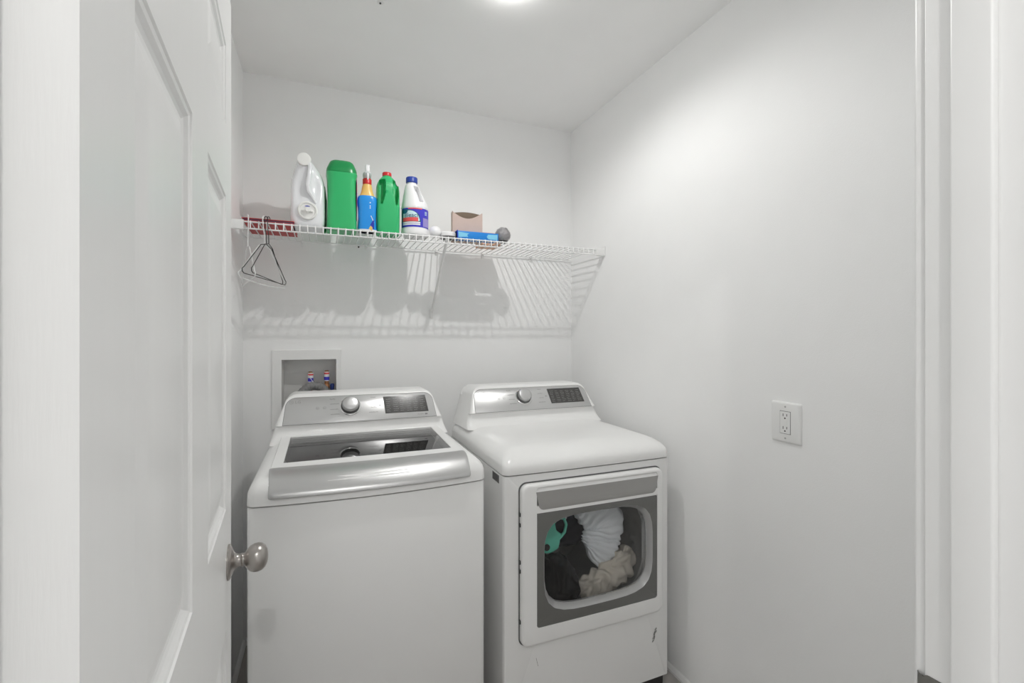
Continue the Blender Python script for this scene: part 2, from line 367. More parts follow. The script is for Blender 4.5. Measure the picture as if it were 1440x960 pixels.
# --- control panel plane: point (a across, b up the slope, out of the plane)
PS = Vector((0, .584, .811)); PN = Vector((0, -.811, .584))
def PP(a, b, o=0): return Vector((a, .482, 1.027)) + PS * b + PN * o
def console(t, dryer):
    prof = [(.450, .962), (.462, .968), (.478, .981), (.490, .998), (.4940, 1.014), (.4950, 1.022), (.4830, 1.0255), (.4820, 1.0275), (.5511, 1.1235), (.5560, 1.1295), (.564, 1.1335), (.575, 1.1350), (.70, 1.1310), (.716, 1.120), (.72, 1.10), (.72, .955)]
    es = [0, .0015, .005, .010, .016, .023, .031, .040, .050]
    cols_ = [('l', e) for e in es] + [('m', k / 10) for k in range(1, 10)] + [('r', e) for e in es[::-1]]
    rings = []
    R, RR = .050, .018
    for kind, e in cols_:
        ring = []
        for (y, z) in prof:
            hw = .332 - .042 * max(0, min(1, (z - .965) / .15))
            if kind != 'm':
                top = 1.135 - R + sqrt(max(0, R * R - (R - e) ** 2))
                zz = min(z, top) if z > 1.09 else z
                yy = y + (.72 * (zz - z) if y < .576 and z > 1.09 else 0)
                if e < RR: yy2 = yy + (RR - sqrt(RR * RR - (RR - e) ** 2)) * (1 if y < .6 else -1)
                else: yy2 = yy
                x = hw - e if kind == 'r' else -(hw - e)
                ring.append((x, yy2, zz))
            else:
                ring.append((-(hw - .05) + 2 * (hw - .05) * e, y, z))
        rings.append(ring)
    c = G().loft(rings).build('console', M['plastic'], t, sharp=32)
    # inset silver plate with tight rounded upper corners and a dark outline gap
    def outline(i, o):
        pts = []
        B, Tp, hb, ht, r = .0015 + i, .1165 - i, .289 - i, .279 - i, .038
        pts += [PP(-hb, B, o), PP(hb, B, o)]
        for k in range(9):
            a = pi / 2 * k / 8; pts.append(PP(ht - r + r * cos(a) + (hb - ht) * .3 * (1 - k / 8), Tp - r + r * sin(a), o))
        for k in range(9):
            a = pi / 2 + pi / 2 * k / 8; pts.append(PP(-(ht - r) + r * cos(a) - (hb - ht) * .3 * (k / 8), Tp - r + r * sin(a), o))
        return pts
    G().loft([outline(-.0012, -.002), outline(-.0012, .0007)]).build('panel_gap', M['seam'], c, smooth=False)
    p = G().loft([outline(0, -.002), outline(0, .0014), outline(.0006, .0018)]).build('control_panel', M['panel'], t, sharp=60)
    # dial
    kx, kb = -.049, .067
    RM = Matrix(((1, 0, 0, 0), (0, PS.y, PN.y, 0), (0, PS.z, PN.z, 0), (0, 0, 0, 1)))
    KT = Matrix.Translation(PP(kx, kb, .0015)) @ RM
    dial = G().lathe([(.0395, 0), (.0400, .002), (.0385, .004), (.034, .005), (.032, .006)], KT, 48).build('dial', M['chrome'], t, sharp=50)
    G().lathe([(.0355, .004), (.0335, .017)], KT, 48).build('dial_skirt', M['seam'] if dryer else M['gasket'], dial, sharp=50)
    G().lathe([(.0320, .016), (.0305, .028), (.0290, .0305), (.026, .0318), (.010, .0325)], KT, 48).build('dial_cap', M['silver'], dial, sharp=50)
    # display
    d = G().loft([[PP(a, b, o) for a, b in ((.084, .026), (.259, .026), (.252, .103), (.079, .103))] for o in (.001, .0026)]).build('display', M['display'], t, smooth=False)
    g = G(); rnd = random.Random(7)
    def bar(a, b, w_, h_, o=.0029):
        k = len(g.v); g.v += [tuple(PP(a, b, o)), tuple(PP(a + w_, b, o)), tuple(PP(a + w_, b + h_, o)), tuple(PP(a, b + h_, o))]; g.f.append((k, k + 1, k + 2, k + 3))
    for ci in range(6):
        a0 = .090 + ci * .0275
        for ri in range(7):
            b0 = .034 + ri * .0090; x = a0; end = a0 + rnd.uniform(.012, .021)
            while x < end:
                ww = rnd.uniform(.004, .009); bar(x, b0 + rnd.uniform(0, .002), min(ww, end - x), .0013); x += ww + .0014
    g.build('display_legend', M['print'], d, smooth=False)['kind'] = 'stuff'
    # dial legends beside the dial, small icons and words
    g = G()
    def word(a, b, L, h_=.0032):
        x = a
        while x < a + L:
            ww = rnd.uniform(.0012, .0022); bar(x, b + rnd.choice((0, .0006)), ww, h_ - rnd.choice((0, .0008)), .0022); x += ww + .0012
    for i, b in enumerate((.101, .079, .056, .034)):
        word(-.125 + .001 * i, b, (.020, .032, .030, .033)[i]); word((.030, .026, .030, .022)[i], b, (.018, .024, .021, .034)[i])
    for a, b in ((-.170, .065), (-.145, .065)):
        for k in range(14):
            an = 2 * pi * k / 14; bar(a + .0055 * cos(an), b + .0055 * sin(an), .0013, .0013, .0022)
        bar(a - .003, b - .001, .006, .0016, .0022)
    bar(.062, .063, .006, .005, .0022); bar(.070, .062, .001, .007, .0022)
    if not dryer: word(.212, .0125, .024); bar(.242, .011, .011, .007, .0022)
    g.build('panel_legend', M['legend'], p, smooth=False)['kind'] = 'stuff'
    # round emblem and letters at the upper left of the panel
    g = G(); cx, cb = -.262, .096
    for k in range(28):
        a0, a1 = [pi * .04 + 2 * pi * .90 * j / 28 + pi * .1 for j in (k, k + 1)]
        q = len(g.v); g.v += [tuple(PP(cx + r * cos(a), cb + r * sin(a), .0022)) for r, a in ((.0075, a0), (.0075, a1), (.0063, a1), (.0063, a0))]; g.f.append((q, q + 1, q + 2, q + 3))
    bar(cx - .0006, cb - .0035, .0012, .0075, .0022); bar(cx, cb - .0035, .0035, .0011, .0022)
    bar(cx - .0042, cb + .0020, .0018, .0018, .0022); bar(cx + .002, cb - .0002, .0055, .0012, .0022)
    g.build('emblem', M['logo'], p, smooth=False)
    text('letters', 'LG', .017, M['logo'], p, lambda x, y: PP(-.239 + x, .096 + y, .0022))
    return c

def feet(t):
    for sx in (-1, 1):
        for y in (.05, .66):
            G().lathe([(.024, 0), (.024, .012), (.014, .014), (.012, .062)], Matrix.Translation((sx * .29, y, 0)), 16).build('foot', M['black'], t)
# ---------------- washer
W = thing('washing_machine', 'white top-load washing machine with glass lid and silver handle, left machine', 'washing machine', (.1463, 1.44, 0))
BW = .026
g = G(); r_ = .018
g.loft([plan(.3425 - i, .006 + i, .70, r_, BW, z) for z, i in ((.05, .004), (.056, 0), (WS - .005, 0), (WS - .002, .0015), (WS - .001, .004))], True, True)
g.build('cabinet', M['white'], W, sharp=40)
G().loft([plan(.335, .014, .69, .016, BW, z) for z in (.015, .052)]).build('plinth', M['black'], W)
G().loft([plan(.338, .010, .69, .016, BW, z) for z in (WS - .002, WS + .003)], False, False).build('seam_gap', M['seam'], W, smooth=False)
prof = [(WS + .0022, 0.001), (WS + .004, 0), (WS + .034, .001), (WS + .045, .004), (WS + .056, .010), (WS + .064, .018), (WS + .070, .028), (WS + .073, .040)]
rings = [plan(.343 - i, 0 + i * 1.3, .70, .022, BW, z) for z, i in prof]
hole = lambda hx, y0, y1, z, r: None
N = len(rings[0])
def angmap(hx, y0, y1, z, e=9):
    """a rounded-rectangle ring with N points lined up with the plan ring by angle"""
    cx, cy = 0, (y0 + y1) / 2; out = []
    for p in rings[-1]:
        a = atan2((p[1] - cy) / (y1 - y0), (p[0]) / (2 * hx)); c, s_ = cos(a), sin(a)
        k = (abs(c) ** e + abs(s_) ** e) ** (-1 / e); out.append((hx * k * c, cy + (y1 - y0) / 2 * k * s_, z))
    return out
top = rings + [angmap(.285, .095, .478, DECK + .001), angmap(.262, .130, .462, DECK, 14), angmap(.258, .135, .458, DECK - .02, 14)]
G().loft(top, False, False).build('top_deck', M['plastic'], W, sharp=32)
# tub seen through the lid
tr = [angmap(.258, .135, .458, DECK - .018, 14), angmap(.25, .13, .47, DECK - .05, 6), angmap(.225, .10, .53, DECK - .10, 2.2), angmap(.22, .10, .53, DECK - .12, 2)]
tb = G().loft(tr, False, False).build('tub_ring', M['tub'], W, sharp=50)
tr = [angmap(.215, .10, .53, DECK - .118, 2), angmap(.245, .07, .56, DECK - .15, 2), angmap(.245, .07, .56, .45, 2)]
G().loft(tr, False, True).build('drum', M['drum'], W)
# lid: white frame, glass pane, bowed silver handle
def lidring(hx, y0, y1, r, z):
    return [(x, y + (bowy(x, BW) * .55 if y < (y0 + y1) / 2 else 0), z) for x, y in rrect(hx, (y1 - y0) / 2, r, 6, 0, (y0 + y1) / 2)]
def lidring2(hx, y0, y1, r, z, bow=0):
    pts = []
    base = rrect(hx, (y1 - y0) / 2, r, 6, 0, (y0 + y1) / 2)
    for i, (x, y) in enumerate(base):
        pts.append((x, y, z))
        if i == 20:
            for k in range(1, 12):
                xx = base[20][0] + (base[21][0] - base[20][0]) * k / 12; pts.append((xx, y0 + bow * (1 - (xx / hx) ** 2) * -1, z))
        if i == 6:
            for k in range(1, 12): pts.append((base[6][0] + (base[7][0] - base[6][0]) * k / 12, y1, z))
    return [(a, b, c + .035 * max(0, b - .09)) for a, b, c in pts]
LB = .014
lr = [lidring2(.2915, .075, .492, .012, DECK - .002, LB), lidring2(.2925, .074, .493, .013, DECK + .006, LB), lidring2(.2905, .076, .491, .013, DECK + .009, LB), lidring2(.2605, .128, .462, .003, DECK + .010), lidring2(.2595, .129, .461, .003, DECK + .003)]
lid = G().loft(lr, False, False).build('lid_frame', M['plastic'], W, sharp=30)
G().loft([lidring2(.2945, .073, .4945, .013, DECK + .0008, LB), lidring2(.2945, .073, .4945, .013, DECK + .0020, LB)]).build('lid_gap', M['seam'], lid, smooth=False) if False else None
G().loft([lidring2(.2605, .1285, .4615, .003, DECK + .0035), lidring2(.2605, .1285, .4615, .003, DECK + .0075)]).build('lid_glass', M['lidglass'], W, smooth=False)
g = G(); prof = [(.090, .9765), (.075, .9768), (.058, .9745), (.042, .9695), (.027, .962), (.013, .952), (.001, .941), (-.008, .931), (-.013, .9235), (-.0135, .9185), (-.010, .9150), (-.002, .9140), (.012, .9165), (.030, .922), (.05, .94), (.085, .965)]
rings = []
xs_ = [0, .0006, .002, .004, .007, .011]
xs_ = [-.291 + e for e in xs_] + [-.275 + .55 * k / 24 for k in range(25)] + [.291 - e for e in xs_[::-1]]
for x in xs_:
    e = .291 - abs(x)
    q = 1 if e > .010 else sqrt(max(0, 1 - (1 - e / .010) ** 2))
    cy_, cz_ = .045, .950; q = .90 + .10 * q
    rings.append([(x * (1.010 - .022 * min(1, max(0, (.09 - y) / .10))), cy_ + (y - cy_) * q + bowy(x, BW) * .85, cz_ + (z - cz_) * q) for y, z in prof])
G().loft(rings).build('lid_handle', M['silver'], W, sharp=40)
console(W, False); feet(W)

# ---------------- dryer
D = thing('clothes_dryer', 'white front-load dryer with square window door, right machine', 'dryer', (.897, 1.443, 0))
BD = .004
# door aperture
ax, az, hx_, hz_ = .897 - .897, H - .775, .230, .19
NN = 9
def xz(pts, y, bow=0): return [(x, y + (bowy(x, bow) if bow else 0), z) for x, z in pts]
zc_, hh_ = (.05 + WS - .002) / 2, (WS - .002 - .05) / 2
def rr2(hx, z0, z1, r, n=NN, m=9):
    """rounded rectangle with extra points along top and bottom so it can follow the bow"""
    base = rrect(hx, (z1 - z0) / 2, r, n, 0, (z0 + z1) / 2); out = []
    for i, p in enumerate(base):
        out.append(p)
        if i % (n + 1) == n:
            q = base[(i + 1) % len(base)]
            for k in range(1, m): out.append((p[0] + (q[0] - p[0]) * k / m, p[1] + (q[1] - p[1]) * k / m))
    return out
apz0, apz1 = H - .975, H - .585
cab = [xz(rr2(.3425, .05, WS - .001, .004), .70), xz(rr2(.3425, .05, WS - .001, .004), .024, 0), xz(rr2(.3415, .051, WS - .0015, .004), .015, BD * .6), xz(rr2(.338, .052, WS - .002, .004), .009, BD * .8), xz(rr2(.330, .055, WS - .0025, .004), .0065, BD), xz(rr2(.25, apz0, apz1, .05), .006, BD), xz(rr2(.25, apz0, apz1, .05), .05)]
G().loft(cab, True, False).build('cabinet', M['white'], D, sharp=34)
G().loft([plan(.335, .02, .69, .016, BD, z) for z in (.012, .052)]).build('plinth', M['black'], D)
G().loft([plan(.338, .012, .69, .016, BD, z) for z in (WS - .002, WS + .003)], False, False).build('seam_gap', M['seam'], D, smooth=False)
prof = [(WS + .0022, 0.001, 0), (WS + .004, 0, 0), (WS + .026, .001, 0), (WS + .035, .005, .002), (WS + .045, .014, .006), (WS + .055, .028, .014), (WS + .063, .046, .024), (WS + .070, .068, .038), (WS + .0745, .092, .056), (WS + .0775, .12, .078)]
G().loft([plan(.343 - j, 0 + i, .70, .024 + .3 * j, BD, z) for z, i, j in prof], False, True).build('top_deck', M['plastic'], D, sharp=32)
console(D, True); feet(D)
# drum behind the aperture
def circ(r, y, n=len(rr2(.25, 0, 1, .05))):
    base = rr2(.25, apz0, apz1, .05); cz = (apz0 + apz1) / 2
    out = []
    for x, z in base:
        a = atan2((z - cz) / (apz1 - apz0), x / .5); out.append((r * cos(a), y, .565 + r * sin(a)))
    return out
G().loft([xz(rr2(.25, apz0, apz1, .05), .045), circ(.262, .052), circ(.30, .055), circ(.305, .30), circ(.305, .52)], False, True).build('drum', M['drum'], D, sharp=40)
for an in (28, 150, 262):
    a = radians(an); Mx = Matrix.Translation((0, 0, .565)) @ Matrix.Rotation(-a, 4, 'Y')
    g = G(); rings = [[tuple(Mx @ Vector(p)) for p in ((.305, y, -.035), (.272, y, -.012), (.268, y, 0), (.272, y, .012), (.305, y, .035))] for y in (.08, .50)]
    g.loft(rings).build('baffle', M['hose'], D, sharp=50)
# ---- door
DX0, DX1, DZ0, DZ1 = .6115 - .897, 1.195 - .897, H - 1.044, H - .4995
dcx, dhx = (DX0 + DX1) / 2, (DX1 - DX0) / 2
def dr(i, r): return [(x + dcx, z) for x, z in rr2(dhx - i, DZ0 + i, DZ1 - i, r)]
YD = -.016
def yb(pts, y): return [(x, y + bowy(x, BD), z) for x, z in pts]
def win(x0, x1, z0, z1, r):
    return [(x + (x0 + x1) / 2, z) for x, z in rr2((x1 - x0) / 2, z0, z1, r)]
wx0, wx1, wz0, wz1 = .6657 - .897, 1.1665 - .897, H - .986, H - .598
G().loft([yb(dr(.012, .022), .0045), yb(dr(-.004, .028), .0045), yb(dr(-.004, .028), .0062)], False, False).build('door_gap', M['seam'], D, smooth=False)
# the white door frame ends below the handle scoop; the scoop is a shallow pocket at the top
px0, px1, pz0, pz1 = .664 - .897, 1.171 - .897, H - .590, DZ1
def doorframe():
    # section 1: ring of the frame round the grey window plate
    low = pz0 - .001
    g = G()
    o = lambda i, r: [(x + dcx, z) for x, z in rr2(dhx - i, DZ0 + i, DZ1 - i, r)]
    ph = win(px0 + .004, px1 - .004, wz0, DZ1 - .012, .010)
    g.loft([yb(o(0, .026), .005), yb(o(0, .026), -.006), yb(o(.0015, .025), -.011), yb(o(.005, .023), -.0145), yb(o(.010, .020), YD), yb(win(wx0, wx1, wz0, DZ1 - .012, .010), YD), yb(win(wx0, wx1, wz0, DZ1 - .012, .010), YD + .012)], False, False)
    return g.build('door', M['plastic'], D, sharp=30)
dd = doorframe()
# crossbar between handle pocket and window
def slab(name, x0, x1, z0, z1, y0, y1, m, parent, r=.004):
    a = win(x0, x1, z0, z1, r); return G().loft([yb(a, y1), yb(a, y0)]).build(name, m, parent, sharp=40)
slab('crossbar', wx0 - .001, wx1 + .001, wz1 - .001, H - .574, YD + .0004, YD + .012, M['plastic'], dd, .0015)
# grey handle plate: trapezoid with round lower corners
def trap(i, y):
    zt, zb, xt, xb, r = H - .5265 - 0, H - .5885 + i, .2535 - i, .2445 - i, .020; c = (wx0 + wx1) / 2
    pts = [(c + xt, zt), (c - xt, zt)]
    for k in range(7):
        a = pi + pi / 2 * k / 6; pts.append((c - xb + r + r * cos(a), zb + r + r * sin(a)))
    for k in range(7):
        a = 1.5 * pi + pi / 2 * k / 6; pts.append((c + xb - r + r * cos(a), zb + r + r * sin(a)))
    return [(x, y + bowy(x, BD), z) for x, z in pts]
G().loft([trap(0, YD + .010), trap(0, YD - .0008), trap(.001, YD - .0014)]).build('handle_plate', M['greyplate'], dd, sharp=50)
# the finger scoop above it, leaning back to the top edge
g = G(); c = (wx0 + wx1) / 2
rings = []
for k in range(9):
    f_ = k / 8; z = H - .5265 + (.5265 - .5065) * f_; y = YD + .0005 + .011 * sin(f_ * pi / 2 * .9) 
    rings.append([(c - .2535 - .004 * f_ + (.507 + .008 * f_) * j / 12, y + bowy(c - .2535 + .507 * j / 12, BD), z) for j in range(13)])
for k in range(len(rings)): pass
G().loft(rings, False, False, closed=False).build('handle_scoop', M['plastic'], dd, sharp=60)
# grey window plate with oblong opening, rim and glass
def opening(i, y, de=0):
    x0, x1, z0, z1 = .692 - .897 + i, 1.146 - .897 - i, H - .952 + i, H - .618 - i
    out = []
    cx, cz, hx, hz = (x0 + x1) / 2, (z0 + z1) / 2, (x1 - x0) / 2, (z1 - z0) / 2
    for x, z in win(wx0, wx1, wz0, wz1, .010):
        a = atan2((z - cz) / hz, (x - cx) / hx); cc, ss = cos(a), sin(a); e = 4.2
        k = (abs(cc) ** e + abs(ss) ** e) ** (-1 / e); out.append((cx + hx * k * cc, y + bowy(cx + hx * k * cc, BD), cz + hz * k * ss))
    return out
G().loft([yb(win(wx0, wx1, wz0, wz1, .010), YD + .010), yb(win(wx0 + .0006, wx1 - .0006, wz0, wz1, .010), YD + .002), yb(win(wx0 + .001, wx1 - .001, wz0 + .001, wz1, .010), YD + .0015), opening(0, YD + .0015)], False, False).build('window_surround', M['greymetal'], dd, sharp=30)
G().loft([opening(0, YD + .0015), opening(.002, YD + .004), opening(.012, YD + .022), opening(.014, YD + .030)], False, False).build('window_rim', M['rim'], dd, sharp=60)
G().loft([opening(.013, YD + .024), opening(.013, YD + .028)]).build('window_glass', M['doorglass'], dd, smooth=False)
slab('door_back', DX0 + .012, DX1 - .012, DZ0 + .012, wz0 + .03, .0005, .004, M['plastic'], dd)
# side vent, hinge screws, scuffs
box('side_vent', -.3434, -.3415, .05, .115, .858, .885, M['seam'], D)
g = G()
for k in range(4): g.box(-.3445, -.343, .054 + k * .016, .062 + k * .016, .861, .882)
g.build('vent_louver', M['gasket'], D, smooth=False)
for z in (H - .60, H - .635, H - .76, H - .79, H - .96):
    box('hinge_screw', DX0 - .0035, DX0 - .0002, -.006, .003, z - .006, z + .006, M['black'], D)
g = G(); rnd = random.Random(3)
for k in range(16):
    f_ = k / 15; x = .283 - .017 * f_ + rnd.uniform(-.004, .004); z = H - 1.118 - .045 * f_ + rnd.uniform(-.004, .004); s_ = rnd.uniform(.0015, .0045)
    y = .0062 + bowy(x, BD) - .0006; q = len(g.v); g.v += [(x - s_, y, z - s_), (x + s_ * .4, y, z - s_ * .8), (x + s_, y, z + s_ * 1.5), (x - s_ * .3, y, z + s_)]; g.f.append((q, q + 1, q + 2, q + 3))
g.build('scuff_mark', M['scuff'], D, smooth=False)
g = G()
for k in range(5):
    x = -.225 + k * .0015; z = H - 1.10 - .006 * k; y = .0056 + bowy(x, BD); q = len(g.v); g.v += [(x, y, z), (x + .0012, y, z), (x + .0025, y, z - .006), (x + .001, y, z - .006)]; g.f.append((q, q + 1, q + 2, q + 3))
g.build('scuff_mark', M['scuff'], D, smooth=False)

# ---------------- laundry in the drum: folded cloth bodies
def cloth(name, label, m, path, widths, thick, fold_amp, fold_n, seed, twist=0, cat='laundry'):
    """a bunched cloth: sheet swept along a path with folds running across it"""
    rings = []; n = 56; K = 64
    P = [Vector(p) for p in path]
    def at(f):
        s_ = f * (len(P) - 1); i = min(int(s_), len(P) - 2); t_ = s_ - i
        p0 = P[max(i - 1, 0)]; p1 = P[i]; p2 = P[i + 1]; p3 = P[min(i + 2, len(P) - 1)]
        return .5 * ((2 * p1) + (p2 - p0) * t_ + (2 * p0 - 5 * p1 + 4 * p2 - p3) * t_ ** 2 + (3 * p1 - p0 - 3 * p2 + p3) * t_ ** 3)
    def wv(f, L):
        s_ = f * (len(L) - 1); i = min(int(s_), len(L) - 2); t_ = s_ - i; t_ = t_ * t_ * (3 - 2 * t_); return L[i] * (1 - t_) + L[i + 1] * t_
    for k in range(K + 1):
        f = k / K; p = at(f); d = (at(min(1, f + .01)) - at(max(0, f - .01))).normalized()
        a = d.cross(Vector((0, 1, 0))).normalized(); b = d.cross(a); wd = wv(f, widths)
        endf = min(1, sin(pi * min(max(f, .004), .996)) * 3.0) ** .5
        ring = []
        for j in range(n):
            an = 2 * pi * j / n; ca, sa = cos(an), sin(an); e = .85
            u = math.copysign(abs(ca) ** e, ca); v_ = math.copysign(abs(sa) ** e, sa)
            fo = fold_amp * sin(fold_n * f * 2 * pi + 2.2 * ca + 1.7 * noise.noise(Vector((ca * 1.3, sa * 1.3 + seed, f * 4))) * 3)
            fo += fold_amp * 1.6 * noise.noise(Vector((ca * 2 + seed, sa * 2, f * 7)))
            ring.append(p + a * (u * (wd + fo) * endf) + b * (v_ * (thick + fo) * endf))
        rings.append(ring)
    o = G().loft(rings).build(name, m, sharp=80); return tag(o, label, cat)
def wp(x, y, zr): return (x, y, H + zr)
cloth('towel', 'white ribbed towel bunched against the dryer glass, upper right of the load', M['towel'],
      [wp(.900, 1.63, -.620), wp(.970, 1.585, -.665), wp(1.020, 1.565, -.73), wp(1.010, 1.565, -.79), wp(.985, 1.56, -.84), wp(.955, 1.565, -.865)], [.045, .075, .085, .082, .080, .045], .030, .0042, 15, 3)
cloth('blanket', 'beige fleece cloth folded low in the right of the dryer window', M['beige'],
      [wp(.90, 1.54, -.985), wp(.955, 1.535, -.955), wp(1.02, 1.533, -.925), wp(1.09, 1.545, -.905), wp(1.165, 1.59, -.880)], [.030, .050, .055, .056, .035], .030, .008, 5.5, 8)
cloth('shirt', 'grey cloth crumpled behind the white towel in the dryer', M['beige'],
      [wp(1.09, 1.67, -.72), wp(1.125, 1.67, -.78), wp(1.13, 1.66, -.83)], [.03, .04, .035], .028, .006, 4, 12)
cloth('trousers', 'black cotton garment piled in the lower left of the dryer window', M['blackcloth'],
      [wp(.68, 1.60, -.89), wp(.76, 1.57, -.91), wp(.83, 1.555, -.92), wp(.875, 1.57, -.91)], [.08, .095, .095, .06], .045, .008, 3, 5)
cloth('sweater', 'dark navy garment between the mint object and the white towel', M['navycloth'],
      [wp(.80, 1.76, -.74), wp(.87, 1.74, -.74), wp(.94, 1.73, -.78), wp(.97, 1.72, -.87)], [.07, .12, .10, .06], .05, .009, 3, 15)
cloth('sock', 'small pale cloth end poking out at the top left of the dryer window', M['towel'],
      [wp(.845, 1.60, -.705), wp(.875, 1.60, -.680), wp(.915, 1.61, -.665)], [.008, .018, .016], .012, .003, 2, 22)
# mint plastic scoop with a loop handle
t = thing('plastic_scoop', 'mint green plastic object with a loop handle among dark clothes', 'scoop', wp(.795, 1.570, -.755))
g = G(); g.loft([[(x, y, z) for x, z in ((-.045, -.055), (-.005, -.062), (.028, -.050), (.034, -.030), (.040, .004), (.020, .020), (.012, .062), (-.020, .040), (-.036, .008), (-.050, -.025))] for y in (0, .012)]); g.build('body', M['mint'], t, bevel=.003)
g = G(); pts = [(.012 + .0 , .006, .050), (.030, .004, .066), (.052, .002, .062), (.062, .002, .036), (.056, .003, .008), (.038, .004, -.010), (.024, .006, -.018)]
g.tube(pts, [.006] * 7, 10); g.build('handle', M['mint'], t, sharp=60)
G().lathe([(.012, -.002), (.012, .004)], Matrix.Translation((-.022, -.001, -.036)) @ Matrix.Rotation(radians(90), 4, 'X'), 20).build('button', M['black'], t)

# ================================================================== wall outlet
t = thing('wall_outlet', 'white electrical outlet in an oversized plate on the right wall', 'outlet', (XR, 1.0087, H - .2645))
g = G(); g.loft([[(-d, y, z) for y, z in rrect(.0497 - i, .062 - i, .005, 4)] for d, i in ((0, 0), (.002, .0), (.005, .002), (.0065, .006))]); g.build('cover_plate', M['trim'], t, sharp=40)
rec = G().loft([[(-d, y, z) for y, z in rrect(.0165, .0335, .0015, 3)] for d in (.006, .0078)]).build('receptacle', M['plastic'], t, sharp=30)
box('receptacle_gap', -.0068, -.0064, -.0178, .0178, -.0348, .0348, M['seam'], rec)
for s_ in (-1, 1):
    zc = s_ * .0195
    g = G(); g.box(-.0081, -.0077, .0052, .0072, zc - .001, zc + .0075); g.box(-.0081, -.0077, -.0072, -.0052, zc, zc + .007)
    g.lathe([(.0024, -.0081), (.0024, -.0077)], Matrix.Translation((0, 0, zc - .0065)) @ Matrix.Rotation(radians(90), 4, 'Y'), 12)
    g.build('slot', M['black'], rec, smooth=False)
for zc in (.0035, -.0035): box('button', -.0086, -.0076, -.006, .006, zc - .0025, zc + .0025, M['plastic'], rec)
for zc in (.048, -.048): G().lathe([(.0028, .006), (.0028, .0072)], Matrix.Translation((0, 0, zc)) @ Matrix.Rotation(radians(-90), 4, 'Y'), 14).build('screw', M['rim'], t)

# ================================================================== washer supply box in the back wall
t = thing('supply_box', 'recessed grey washer supply box with white frame in the back wall', 'supply box', (-.062, YB, H - .19))
# local x: -.116..+.116 opening, z: up to +.0815
def ring_xz(x0, x1, z0, z1, y): return [(x0, y, z0), (x1, y, z0), (x1, y, z1), (x0, y, z1)]
ox0, ox1, oz0, oz1 = -.116, .116, -.192, .0815
G().loft([ring_xz(-.1565, .139, -.232, .127, 0), ring_xz(-.1565, .139, -.232, .127, -.005), ring_xz(-.1545, .137, -.230, .125, -.007), ring_xz(ox0, ox1, oz0, oz1, -.007), ring_xz(ox0, ox1, oz0, oz1, 0)], False, False).build('frame', M['trim'], t, smooth=False)
G().loft([ring_xz(ox0, ox1, oz0, oz1, -.004), ring_xz(ox0 + .004, ox1 - .004, oz0, oz1 - .004, .085)], False, True).build('recess', M['boxgrey'], t, smooth=False)
def valve(x, name, label, ztop, col):
    v = thing(name, label, 'pipe', (x, YB + .045, H - .19))
    v['group'] = 'supply pipes in the washer box'
    G().lathe([(.0100, -.15), (.0100, ztop - .004), (.007, ztop)], n=16).build('pipe', M['copper'], v)
    G().lathe([(.0118, ztop - .050), (.0118, ztop - .006)], n=16).build('label_band', M['paper'], v)
    G().lathe([(.0121, ztop - .018), (.0121, ztop - .010)], n=16).build('colour_stripe', M['redprint'], v)
    G().lathe([(.0121, ztop - .046), (.0121, ztop - .030)], n=16).build('colour_stripe', M['labelblue'], v)
    G().lathe([(.013, ztop - .085), (.013, ztop - .068), (.010, ztop - .064)], n=6).build('nut', M['copper'], v)
valve(.004, 'water_pipe', 'left copper pipe stub with a red and blue band, behind the white tie', .022, 0)
valve(.004 + .0 if False else -.062 + .128, 'water_pipe', 'right copper pipe stub with a red and blue band, beside the dark handle', .024, 0) if False else None
valve(.034 - .0, 'water_pipe', 'right copper pipe stub with a red and blue band, beside the dark handle', .026, 0)
bpy.data.objects['water_pipe'].location.x = -.062 + .0035
bpy.data.objects['water_pipe.001'].location.x = -.062 + .074
h = thing('valve_handle', 'dark blue valve handle in the right corner of the supply box', 'valve', (.036, YB + .02, H - .237))
G().lathe([(.006, -.03), (.009, -.01), (.0095, .006), (.006, .012)], n=16).build('lever', M['bluehandle'], h)
G().lathe([(.004, -.06), (.004, -.03)], n=10).build('stem', M['copper'], h)
# corrugated drain hose rising from behind the washer into the box
pts = []; rad = []
P = [Vector(p) for p in ((-.125, YB - .03, H - .33), (-.105, YB - .022, H - .275), (-.07, YB - .012, H - .238), (-.035, YB + .0, H - .232), (.0, YB + .012, H - .25), (.02, YB + .02, H - .30), (.024, YB + .03, H - .36))]
for i in range(len(P) - 1):
    for k in range(16):
        f_ = k / 16; p0 = P[max(i - 1, 0)]; p3 = P[min(i + 2, len(P) - 1)]
        pts.append(.5 * ((2 * P[i]) + (P[i + 1] - p0) * f_ + (2 * p0 - 5 * P[i] + 4 * P[i + 1] - p3) * f_ ** 2 + (3 * P[i] - p0 - 3 * P[i + 1] + p3) * f_ ** 3))
        rad.append(.0185 + (.0015 if (k % 4) < 2 else 0))
hs = G().tube(pts, rad, 16).build('drain_hose', M['hose'], sharp=60); tag(hs, 'grey corrugated drain hose looping into the supply box', 'hose')
g = G(); c = P[3] + Vector((-.012, 0, 0)); ring = [c + Vector((.002 * cos(a), .0195 * cos(a), .0195 * sin(a))) for a in [2 * pi * k / 20 for k in range(21)]]
g.tube(ring, .0022, 8); g.tube([c + Vector((0, -.004, .019)), c + Vector((-.008, -.006, .032)), c + Vector((-.020, -.006, .052))], [.0018, .0014, .001], 6)
tag(g.build('cable_tie', M['plastic'], sharp=60), 'white cable tie around the grey drain hose', 'cable tie')

